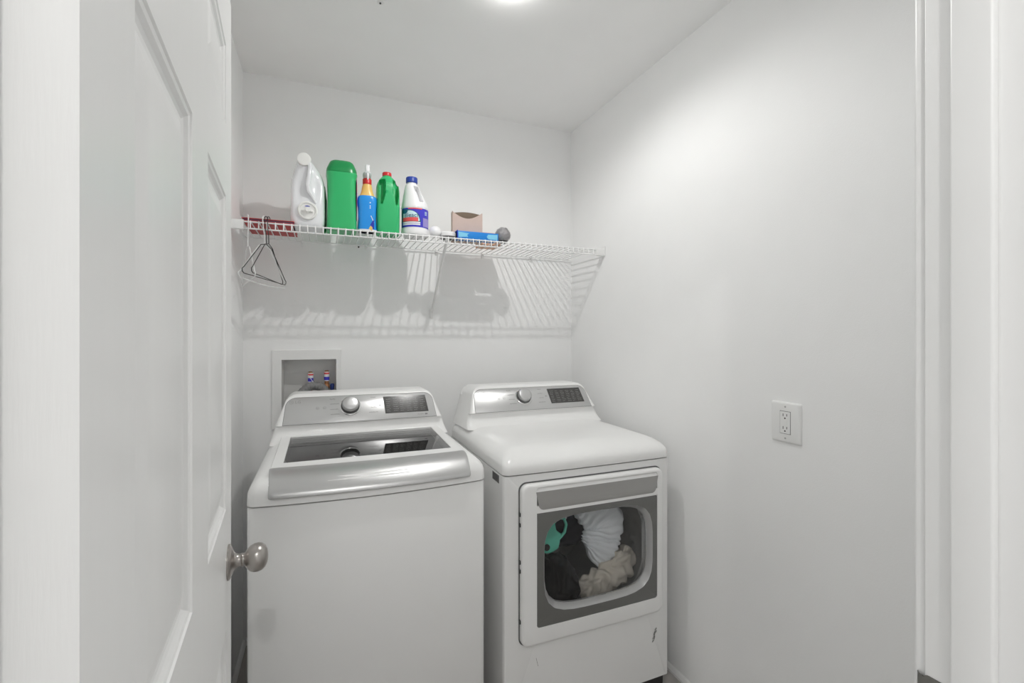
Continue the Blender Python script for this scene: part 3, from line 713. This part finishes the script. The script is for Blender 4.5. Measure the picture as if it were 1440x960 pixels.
# ================================================================== wire shelf
ZS = H + .4365; SY0, SY1 = 2.015, 2.335
S = thing('wire_shelf', 'long white wire shelf across the back wall above the machines', 'shelf', (XL, SY1, ZS))
Lx = XR - XL
def rod(name, y, z, r, x0=.012, x1=Lx - .012): return G().tube([(x0, y - SY1, z), (x1, y - SY1, z)], r, 10).build(name, M['wire'], S, sharp=60)
rod('front_rod', SY0, -.003, .0030); rod('lip_rod', SY0 - .002, -.029, .0030); rod('back_rod', SY1, -.004, .0030); pass
wire_me = None
px = .0145; k = 0
while px < Lx - .012:
    if wire_me is None:
        wo = G().tube([(0, .004, 0), (0, SY0 - SY1, 0), (0, SY0 - SY1 - .0035, -.003), (0, SY0 - SY1 - .005, -.029)], .0024, 6).build('cross_wire', M['wire'], S, sharp=70); wire_me = wo.data; wo.location = (px, 0, 0)
    else:
        c_ = wo.copy(); COL.objects.link(c_); c_.location = (px, 0, 0)
    px += .0285
for x0, x1 in ((.0008, .050), (Lx - .050, Lx - .0008)):
    g = G(); g.loft([[(x, y - SY1, z) for y, z in rrect(.0085, .0185, .004, 4, SY0 - .002, -.016)] for x in (x0, x1)]); g.build('end_bracket', M['plastic'], S, sharp=40)
    xw = x0 if x0 < .5 else x1 - .004
    box('end_plate', xw, xw + .004, SY0 - SY1 - .016, SY0 - SY1 + .014, -.034, .016, M['plastic'], S, bevel=.002)
br = G(); br.tube([(.8345, SY0 - SY1 + .004, -.006), (.8345, SY0 - SY1 + .012, -.020), (.8370, YB - .012 - SY1, -.315)], .0068, 8); br.build('support_brace', M['plastic'], S, sharp=60)
box('brace_foot', .828, .846, YB - .007 - SY1, YB - SY1 - .0005, -.345, -.300, M['plastic'], S, bevel=.002)
for x in (.24, .52, .86, 1.11, 1.385):
    g = G().box(x - .006, x + .006, -.006, YB - SY1 - .0005, -.012, .004); g.box(x - .005, x + .005, YB - SY1 - .004, YB - SY1 - .0005, -.026, .004); g.build('wall_clip', M['plastic'], S, bevel=.0015)
G().lathe([(.004, 0), (.004, .0015)], Matrix.Translation((.485 - .0, YB - SY1, -.010)) @ Matrix.Rotation(radians(90), 4, 'X'), 12).build('screw_head', M['black'], S)
ZT = ZS + .0026            # what stands on the wires

# ---------------- hangers on the front of the shelf
def hanger(loc, rz, m, r, name, label, drop=.095, w_=.41, hh=.125, sag=0, tilt=0, group=None):
    t = thing(name, label, 'hanger', loc, rz)
    t.rotation_euler = (radians(tilt), 0, rz)
    if group: t['group'] = group
    # local: y along the hanger, hook at origin hangs over the rod (rod passes at the origin)
    hook = [(0, .018 * cos(a), .010 + .018 * sin(a)) for a in [radians(-25 + 205 * k / 12) for k in range(13)]]
    hook = [(0, y, z - .004) for _, y, z in hook][::-1]
    hook = [(0, -y, z) for _, y, z in hook]
    G().tube([(0, .018, .004)] + [(0, .018 * cos(a), .006 + .012 * sin(a)) for a in [radians(10 * k) for k in range(1, 18)]] + [(0, -.0175, .002), (0, -.012, -.03), (0, -.002, -.055), (0, 0, -drop)], r, 8).build('hook', m, t, sharp=60)
    g = G(); b = -drop
    pts = [(0, 0, b), (0, w_ * .12, b - .010), (0, w_ * .46, b - hh + .012), (0, w_ * .495, b - hh + .004), (0, w_ * .49, b - hh - .006), (0, w_ * .46, b - hh - .011)]
    left = [(0, -y, z) for _, y, z in pts[::-1]]
    bot = [(0, w_ * (.46 - .92 * k / 8), b - hh - .011 - sag * sin(pi * k / 8)) for k in range(1, 8)]
    loop = pts + bot + left
    g.tube(loop, r, 8); g.build('shoulders', m, t, sharp=60); return t
hz = ZS + .004
hanger((-.205, SY0, hz), radians(-15.5), M['darkwire'], .0016, 'wire_hanger', 'dark metal wire hanger, wider of the two dark ones on the shelf lip', .088)
hanger((-.197, SY0, hz), radians(-9.5), M['darkwire'], .0016, 'wire_hanger', 'dark metal wire hanger, narrower-looking of the two dark ones', .086)
hanger((-.211, SY0, hz), radians(-17), M['wire'], .0020, 'wire_hanger', 'white wire hanger with a drooping bottom bar beside the dark ones', .092, hh=.135, sag=.008)
hanger((-.268, SY0, hz), radians(14), M['wire'], .0019, 'wire_hanger', 'white wire hanger nearest the left wall, half hidden by the door', .10, w_=.40)

# ---------------- bottles and boxes standing on the shelf
def ringpts(w_, d, z, e=4, n=48, cx=0, cy=0): return [(x, y, z) for x, y in sup(w_ / 2, d / 2, n, e, cx, cy)]
def smoothrings(keys, n=6, npt=48):
    """keys: (z, width, depth, exponent, cx, cy) -> interpolated rings (catmull)"""
    out = []
    for i in range(len(keys) - 1):
        for k in range(n):
            f = k / n; a = keys[max(i - 1, 0)]; b = keys[i]; c = keys[i + 1]; d = keys[min(i + 2, len(keys) - 1)]
            q = [.5 * (2 * b[j] + (c[j] - a[j]) * f + (2 * a[j] - 5 * b[j] + 4 * c[j] - d[j]) * f * f + (3 * b[j] - a[j] - 3 * c[j] + d[j]) * f ** 3) for j in range(6)]
            out.append(ringpts(q[1], q[2], q[0], q[3], npt, q[4], q[5]))
    q = keys[-1]; out.append(ringpts(q[1], q[2], q[0], q[3], npt, q[4], q[5])); return out
# 1 milky jug with tap
t = thing('detergent_jug', 'large milky white jug with a round tap near its base, leftmost on the shelf', 'jug', (-.0605, 2.118, ZT))
rg = smoothrings([(0, .108, .135, 5, 0, 0), (.004, .120, .15, 5, 0, 0), (.03, .130, .16, 5, 0, 0), (.10, .131, .16, 4.5, 0, 0), (.17, .128, .155, 4, 0, 0), (.205, .118, .145, 3.2, -.001, 0), (.235, .098, .13, 2.8, -.004, -.004), (.262, .070, .105, 2.4, -.010, -.012), (.280, .048, .08, 2.2, -.014, -.02), (.288, .026, .05, 2, -.015, -.022)])
# a grip hollow on the front right and a ridge running down from the cap
def dent(rings, fn):
    return [[tuple(fn(Vector(p))) for p in r] for r in rings]
def jf(p):
    if p.y < 0:
        a = math.exp(-((p.x - .030) / .020) ** 2 - ((p.z - .165) / .050) ** 2); b = math.exp(-((p.x + .032) / .018) ** 2 - ((p.z - .135) / .055) ** 2)
        c = math.exp(-((p.x + .004 - .0) / .010) ** 2 - ((p.z - .20) / .06) ** 2)
        p.y += .016 * a + .012 * b - .010 * c
    return p
G().loft(dent(rg, jf)).build('body', M['jug'], t, sharp=70)
CM = Matrix.Translation((-.0135, -.045, .268)) @ Matrix.Rotation(radians(90), 4, 'X')
G().lathe([(.021, -.02), (.022, .012), (.0255, .013), (.0262, .032), (.0245, .036), (.019, .0375)], CM, 36).build('cap', M['jugcap'], t)
G().tube([(.006, -.070, .262), (.009, -.082, .235), (.006, -.086, .20), (.000, -.086, .165), (.004, -.086, .14), (.018, -.084, .118), (.030, -.083, .095)], [.007, .009, .0095, .009, .008, .006, .004], 12).build('grip_ridge', M['jug'], t, sharp=60)
TM = Matrix.Translation((.000, -.080, .062)) @ Matrix.Rotation(radians(90), 4, 'X')
tap = G().lathe([(.037, -.004), (.037, .006), (.034, .009), (.030, .009), (.028, .005), (.010, .004)], TM, 40).build('tap_collar', M['jugcap'], t)
box('tap_bar', -.022, .022, -.092, -.086, .056, .063, M['jugcap'], tap, bevel=.002)
G().lathe([(.010, .004), (.010, .020), (.008, .023)], TM, 20).build('tap_button', M['jugcap'], tap)
g = G(); q = []
for k in range(9):
    a = radians(35 + 110 * k / 8); q.append((-.001 + .0125 * cos(a), .0755 + .009 * sin(a) - .004))
g.loft([[(x, y, z) for x, z in q] for y in (-.0905, -.0895)]).build('blue_mark', M['navyprint'], tap, smooth=False)
# 2 green tub behind
def podtub(name, label, loc, w_, d, h_, rz=0):
    t = thing(name, label, 'container', loc, rz)
    G().loft(smoothrings([(0, w_ * .94, d * .94, 6, 0, 0), (.004, w_, d, 6, 0, 0), (h_ * .25, w_ * .985, d, 5.5, 0, 0), (h_ * .5, w_ * .955, d * .98, 5, 0, 0), (h_ * .72, w_ * .99, d, 4.5, 0, 0), (h_ * .80, w_ * 1.05, d * 1.02, 4.5, .001, 0), (h_ * .815, w_ * 1.02, d, 4.5, 0, 0)], 5)).build('body', M['green'], t, sharp=60)
    G().loft([ringpts(w_ * a, d * a, h_ * b, 4) for a, b in ((1.01, .80), (1.045, .805), (1.035, .85), (1.0, .875), (.86, .945), (.80, .968), (.66, .990), (.3, 1.0))]).build('lid', M['greenlid'], t, sharp=30)
    return t
jug = [o for o in COL.objects if o.name == 'detergent_jug'][0]
G().loft([[(-.02, y, .004), (.0700, y, .004), (.0720, y, .14), (.0655, y, .195), (.050, y, .232), (-.02, y, .235)] for y in (.030, .078)]).build('rear_label', M['greenlid'], jug, bevel=.003)
# 3 big green tub
bt = podtub('detergent_tub', 'tall bright green tub with darker green lid, right of the milky jug', (.0690, 2.102, ZT), .117, .135, .292)
def sidepatch(name, y0, y1, z0, z1, m, par, x=.0610, o=0):
    g = G(); g.loft([[(x + o, y0, z0), (x + o, y1, z0), (x + o, y1, z1), (x + o, y0, z1)], [(x + o + .0008, y0, z0), (x + o + .0008, y1, z0), (x + o + .0008, y1, z1), (x + o + .0008, y0, z1)]]).build(name, m, par, smooth=False)
sidepatch('label', -.052, .052, .045, .215, M['pink'], bt, .0585)
sidepatch('label_print_or_glint', -.050, .010, .105, .160, M['labelblue'], bt, .0585, .001)
sidepatch('label_print_or_glint', -.050, .020, .165, .195, M['yellow'], bt, .0585, .001)
sidepatch('label_print_or_glint', -.050, .020, .060, .090, M['cyan'], bt, .0585, .001)
# 4 blue spray bottle
t = thing('spray_bottle', 'blue spray bottle with yellow shoulder, red collar and white nozzle', 'bottle', (.1705, 2.072, ZT))
G().loft(smoothrings([(0, .070, .044, 3, 0, 0), (.003, .076, .050, 3, 0, 0), (.014, .078, .052, 3, 0, 0), (.05, .074, .050, 3, 0, 0), (.09, .075, .050, 3, 0, 0), (.125, .080, .052, 3, 0, 0), (.147, .076, .050, 2.8, 0, 0), (.154, .060, .042, 2.5, 0, 0)], 5)).build('body', M['blue'], t, sharp=60)
G().loft(smoothrings([(0, .0715, .0455, 3, 0, 0), (.003, .0775, .0515, 3, 0, 0), (.010, .0795, .0535, 3, 0, 0)], 3)).build('base', M['paper'], t, sharp=60)
G().loft(smoothrings([(.148, .064, .044, 2.6, 0, 0), (.156, .060, .042, 2.5, 0, 0), (.172, .048, .038, 2.2, 0, 0), (.190, .042, .036, 2, 0, 0), (.202, .036, .034, 2, 0, 0), (.206, .030, .030, 2, 0, 0)], 5)).build('shoulder', M['yellow'], t, sharp=60)
G().lathe([(.0165, .203), (.0180, .205), (.0185, .225), (.0165, .228)], n=28).build('collar', M['red'], t)
sp = G().loft(smoothrings([(.227, .028, .030, 2.5, 0, 0), (.236, .034, .05, 3, 0, -.004), (.246, .036, .06, 3, 0, -.006), (.254, .024, .05, 3, 0, -.004)], 4)).build('spray_head', M['sprayhead'], t, sharp=60)
G().loft([ringpts(.018, .024, z, 4, 24, .001, -.006) for z in (.252, .284)]).build('nozzle', M['paper'], t)
G().tube([(0, -.030, .244), (0, -.036, .232), (0, -.034, .216)], [.005, .004, .003], 8).build('trigger', M['paper'], t)
def cylpatch(par, m, name, x0, x1, z0, z1, R, off, shape=None, w_=None):
    """flat print wrapped on the front of an upright round body of radius R"""
    g = G(); n = 10
    if shape is None: shape = lambda u: (z0, z1)
    for k in range(n + 1):
        u = k / n; x = x0 + (x1 - x0) * u; a = x / R; lo, hi = shape(u); rr = R + off
        g.v += [(rr * sin(a), -rr * cos(a), lo), (rr * sin(a), -rr * cos(a), hi)]
        if k: b = 2 * k; g.f.append((b - 2, b, b + 1, b - 1))
    return g.build(name, m, par, smooth=True, sharp=60)
def frontpatch(par, m, name, pts, y):
    g = G(); g.loft([[(x, yy, z) for x, z in pts] for yy in (y, y + .001)]); return g.build(name, m, par, smooth=False)
frontpatch(t, M['navyprint'], 'label_print_or_glint', [(.010, .028), (.026, .010), (.026, .052), (.018, .044)], -.0262)
frontpatch(t, M['yellow'], 'label_print_or_glint', [(.004, .012), (.018, .004), (.020, .018), (.012, .026)], -.0266)
frontpatch(t, M['paper'], 'label_print_or_glint', [(.012, .068), (.015, .068), (.027, .040), (.025, .038)], -.0258)
for z in (.098, .106, .120): frontpatch(t, M['paper'], 'label_print_or_glint', [(.008, z), (.012, z), (.0125, z + .005), (.0085, z + .005)], -.0260)  # white dots are highlights painted on the blue body, not print
# 5 green jug with red cap
t = thing('bottle_green', 'green bottle with grip hollows and a small red cap, fourth large item along the shelf', 'bottle', (.2570, 2.085, ZT), radians(0))
t.name = 'cleaner_bottle'
rg = smoothrings([(0, .088, .08, 4, 0, 0), (.003, .094, .086, 4.5, 0, 0), (.05, .096, .088, 5, 0, 0), (.10, .097, .088, 5, 0, 0), (.15, .096, .088, 4.5, 0, 0), (.185, .096, .086, 4, 0, 0), (.212, .090, .080, 3.2, -.001, 0), (.236, .066, .062, 2.4, -.002, 0), (.249, .042, .044, 2, -.003, 0), (.254, .036, .036, 2, -.003, 0)], 12, 180)
def gf(p):
    if p.y < .03:
        def hollow(cx, sx):
            zz = (p.z - .178) / .055; wd = .0125 * (1 if zz > -.2 else max(.25, 1 + (zz + .2) * .9))
            a = max(0, 1 - abs((p.x - cx - sx * .004 * min(0, zz)) / wd) ** 8)
            return a * max(0, 1 - zz ** 8 if abs(zz) < 1 else 0)
        k1 = hollow(-.0255, 1); k2 = hollow(.0300, -1)
        p.y += (.034 * k1 + .034 * k2) * (1 if p.y < 0 else .2)
    return p
G().loft(dent(rg, gf)).build('body', M['greenjug'], t, sharp=50)
G().lathe([(.0175, .252), (.0195, .254), (.0195, .266), (.018, .269), (.008, .270)], Matrix.Translation((-.003, 0, 0)), 28).build('cap', M['red'], t)
# 6 bleach
t = thing('bleach_bottle', 'white bleach bottle with blue cap and blue label, right of the green bottle', 'bottle', (.3770, 2.096, ZT))
R = .0595
rg = smoothrings([(0, .100, .100, 2, 0, 0), (.004, .112, .112, 2, 0, 0), (.012, 2 * R, 2 * R, 2, 0, 0), (.030, 2 * R, 2 * R, 2, 0, 0), (.035, 2 * R - .002, 2 * R - .002, 2, 0, 0), (.120, 2 * R - .002, 2 * R - .002, 2, 0, 0), (.125, 2 * R, 2 * R, 2, 0, 0), (.145, .112, .112, 2, -.001, 0), (.175, .092, .095, 2, -.006, 0), (.205, .072, .075, 2, -.011, 0), (.228, .056, .056, 2, -.014, 0), (.234, .044, .044, 2, -.014, 0), (.242, .042, .042, 2, -.014, 0)], 12, 180)
def bf(p):
    if p.y < .0:
        cx = .008 + (.19 - p.z) * .28; a = max(0, 1 - ((p.x - cx) / .0115) ** 8); zz = (p.z - .186) / .036
        k = a * (max(0, 1 - zz ** 8) if abs(zz) < 1 else 0); p.y += .034 * k
    return p
bl = G().loft(dent(rg, bf)).build('body', M['bleach'], t, sharp=50)
G().lathe([(.0240, .240), (.0255, .242), (.0255, .262), (.0235, .265), (.010, .266)], Matrix.Translation((-.014, 0, 0)), 36).build('cap', M['bluecap'], t)
lb = cylpatch(t, M['labelblue'], 'label', -.085, .085, .036, .119, R, .0002)
cylpatch(lb, M['redprint'], 'label_print_or_glint', -.040, .022, .1135, .1188, R, .0005)
cylpatch(lb, M['teal'], 'label_print_or_glint', -.085, .016, .05, .113, R, .0004, lambda u: (.058, .066 + .047 * sqrt(max(0, 1 - (max(0, u - .3) / .7) ** 2))))
cylpatch(lb, M['cyan'], 'label_print_or_glint', -.068, .010, .05, .113, R, .0006, lambda u: (.062, .070 + .037 * sqrt(max(0, 1 - (abs(u - .4) / .6) ** 2))))
cylpatch(lb, M['teal'], 'label_print_or_glint', -.075, -.042, .095, .115, R, .0008, lambda u: (.104 - .010 * sqrt(max(0, 1 - (2 * u - 1) ** 2)), .104 + .010 * sqrt(max(0, 1 - (2 * u - 1) ** 2))))
cylpatch(lb, M['redprint'], 'label_print_or_glint', -.070, .004, .060, .077, R, .0009)
cylpatch(lb, M['paper'], 'label_print_or_glint', -.070, .013, .052, .058, R, .0009)
cylpatch(lb, M['paper'], 'label_print_or_glint', -.070, .013, .044, .050, R, .0009)
cylpatch(lb, M['lilac'], 'label_print_or_glint', .026, .072, .040, .078, R, .0009)
for z in (.092, .098, .104): cylpatch(lb, M['cyan'], 'label_print_or_glint', .036, .050, z, z + .003, R, .0009)
def wrapb(x, y): a = (x - .024) / R; return Vector(((R + .0018) * sin(a), -(R + .0018) * cos(a), .086 + y))
text('letters', 'Bleach', .0265, M['teal'], lb, wrapb)
# 7 ball, 8 lid
t = thing('dryer_ball', 'smooth white ball on the shelf just right of the bleach', 'ball', (.4620, 2.065, ZT))
G().lathe([(.0262 * sin(pi * k / 24) + 1e-4, .0262 - .0262 * cos(pi * k / 24)) for k in range(25)], n=36).build('ball_body', M['bleach'], t, sharp=80)
t = thing('jar_lid', 'flat white round lid with a dark rim between the ball and carton', 'lid', (.522, 2.07, ZT))
G().lathe([(.036, .008), (.037, .010), (.036, .026), (.033, .029), (.010, .030)], n=40).build('lid_top', M['bleach'], t)
G().lathe([(.035, 0), (.0375, .003), (.0375, .009), (.035, .010)], n=40).build('dark_rim', M['gasket'], t)
# 9 open cardboard box
t = thing('cardboard_box', 'small open brown cardboard box with sagging front edge', 'box', (.6220, 2.112, ZT), radians(-6))
hw, hd, zt = .070, .020, .139
def sheet(pts_top, name, y0, m, thick=.0015):
    g = G(); n = len(pts_top)
    f0 = [(x, y0, 0) for x, _ in pts_top] + [(x, y0, z) for x, z in pts_top[::-1]]
    g.loft([f0, [(x, y + thick, z) for x, y, z in f0]]).build(name, m, t, smooth=False)
sheet([(-hw + 2 * hw * k / 12, zt - .002 - .030 * sin(pi * k / 12)) for k in range(13)], 'front_panel', -hd, M['card'])
sheet([(-hw + 2 * hw * k / 12, zt + .008 * sin(pi * k / 12)) for k in range(13)], 'back_panel', hd, M['cardshade'])
box('side_panel', -hw, -hw + .0015, -hd, hd, 0, zt, M['card'], t); box('side_panel', hw, hw + .0015, -hd, hd, 0, zt - .004, M['card'], t); box('bottom_panel', -hw, hw, -hd, hd, 0, .0015, M['card'], t)
# 10 peach carton, blue carton
t = thing('peach_carton', 'low peach coloured carton behind the blue one, beside the scrubber', 'carton', (.755, 2.190, ZT)); box('carton_body', -.050, .045, -.06, .05, 0, .060, M['peach'], t, bevel=.002)
t = thing('blue_carton', 'long flat blue carton with pale blue ends lying at the shelf front', 'carton', (.6530, 2.058, ZT))
bc = box('carton_body', -.100, .097, -.030, .030, 0, .034, M['boxblue'], t, bevel=.001)
for x0, x1, s_ in ((-.094, -.048, 1), (.040, .092, -1)):
    pts = [(x0, .005), (x1, .009), (x1 - .006 * s_, .017), (x1 + .004, .024), (x0, .029)] if s_ > 0 else [(x0 + .008, .005), (x1, .004), (x1, .028), (x0 + .006, .026), (x0, .014)]
    frontpatch(bc, M['boxlight'], 'label_print_or_glint', pts, -.0309)
box('carton_flap', -.100, -.0965, -.0312, .030, .0, .036, M['navyprint'], t)
# 11 scrubber
t = thing('steel_scrubber', 'round grey steel wool scrubber ball at the right end of the items', 'scrubber', (.7860, 2.066, ZT + .002))
g = G(); n1, n2 = 40, 28; rings = []
for i in range(n2 + 1):
    th = pi * (i + .02) / (n2 + .04); ring = []
    for j in range(n1):
        ph = 2 * pi * j / n1; d = Vector((sin(th) * cos(ph), sin(th) * sin(ph), -cos(th))); rr = .0345 * (1 + .06 * noise.noise(d * 9) + random.uniform(-.035, .035))
        ring.append(d * rr + Vector((0, 0, .036)))
    rings.append(ring)
g.loft(rings).build('wool_ball', M['wool'], t, sharp=80)
g = G(); rnd = random.Random(5)
for k in range(260):
    d = Vector((rnd.gauss(0, 1), rnd.gauss(0, 1), rnd.gauss(0, 1))).normalized(); a = d.orthogonal().normalized(); a = Matrix.Rotation(rnd.uniform(0, 6.3), 3, d) @ a; c = Vector((0, 0, .036))
    p0 = c + d * .0335; p1 = c + d * .0385 + a * .004; p2 = c + d * .034 + a * .009; g.tube([p0, p1, p2], .0004, 3, False)
o = g.build('wool_strands', M['wool'], t, smooth=False); o['kind'] = 'stuff'
G().lathe([(.020, -.001), (.023, .003), (.020, .008)], n=24).build('holder_base', M['black'], t)
# 12 red flat book
t = thing('red_folder', 'flat dark red folder lying on the left end of the shelf', 'folder', (-.201, 2.158, ZT))
box('cover', -.090, .092, -.132, .122, 0, .0025, M['redbook'], t, bevel=.0008)
box('pages', -.087, .089, -.129, .119, .0025, .0100, M['pages'], t); box('cover', -.090, .092, -.132, .122, .0100, .0125, M['redbook'], t, bevel=.0008)
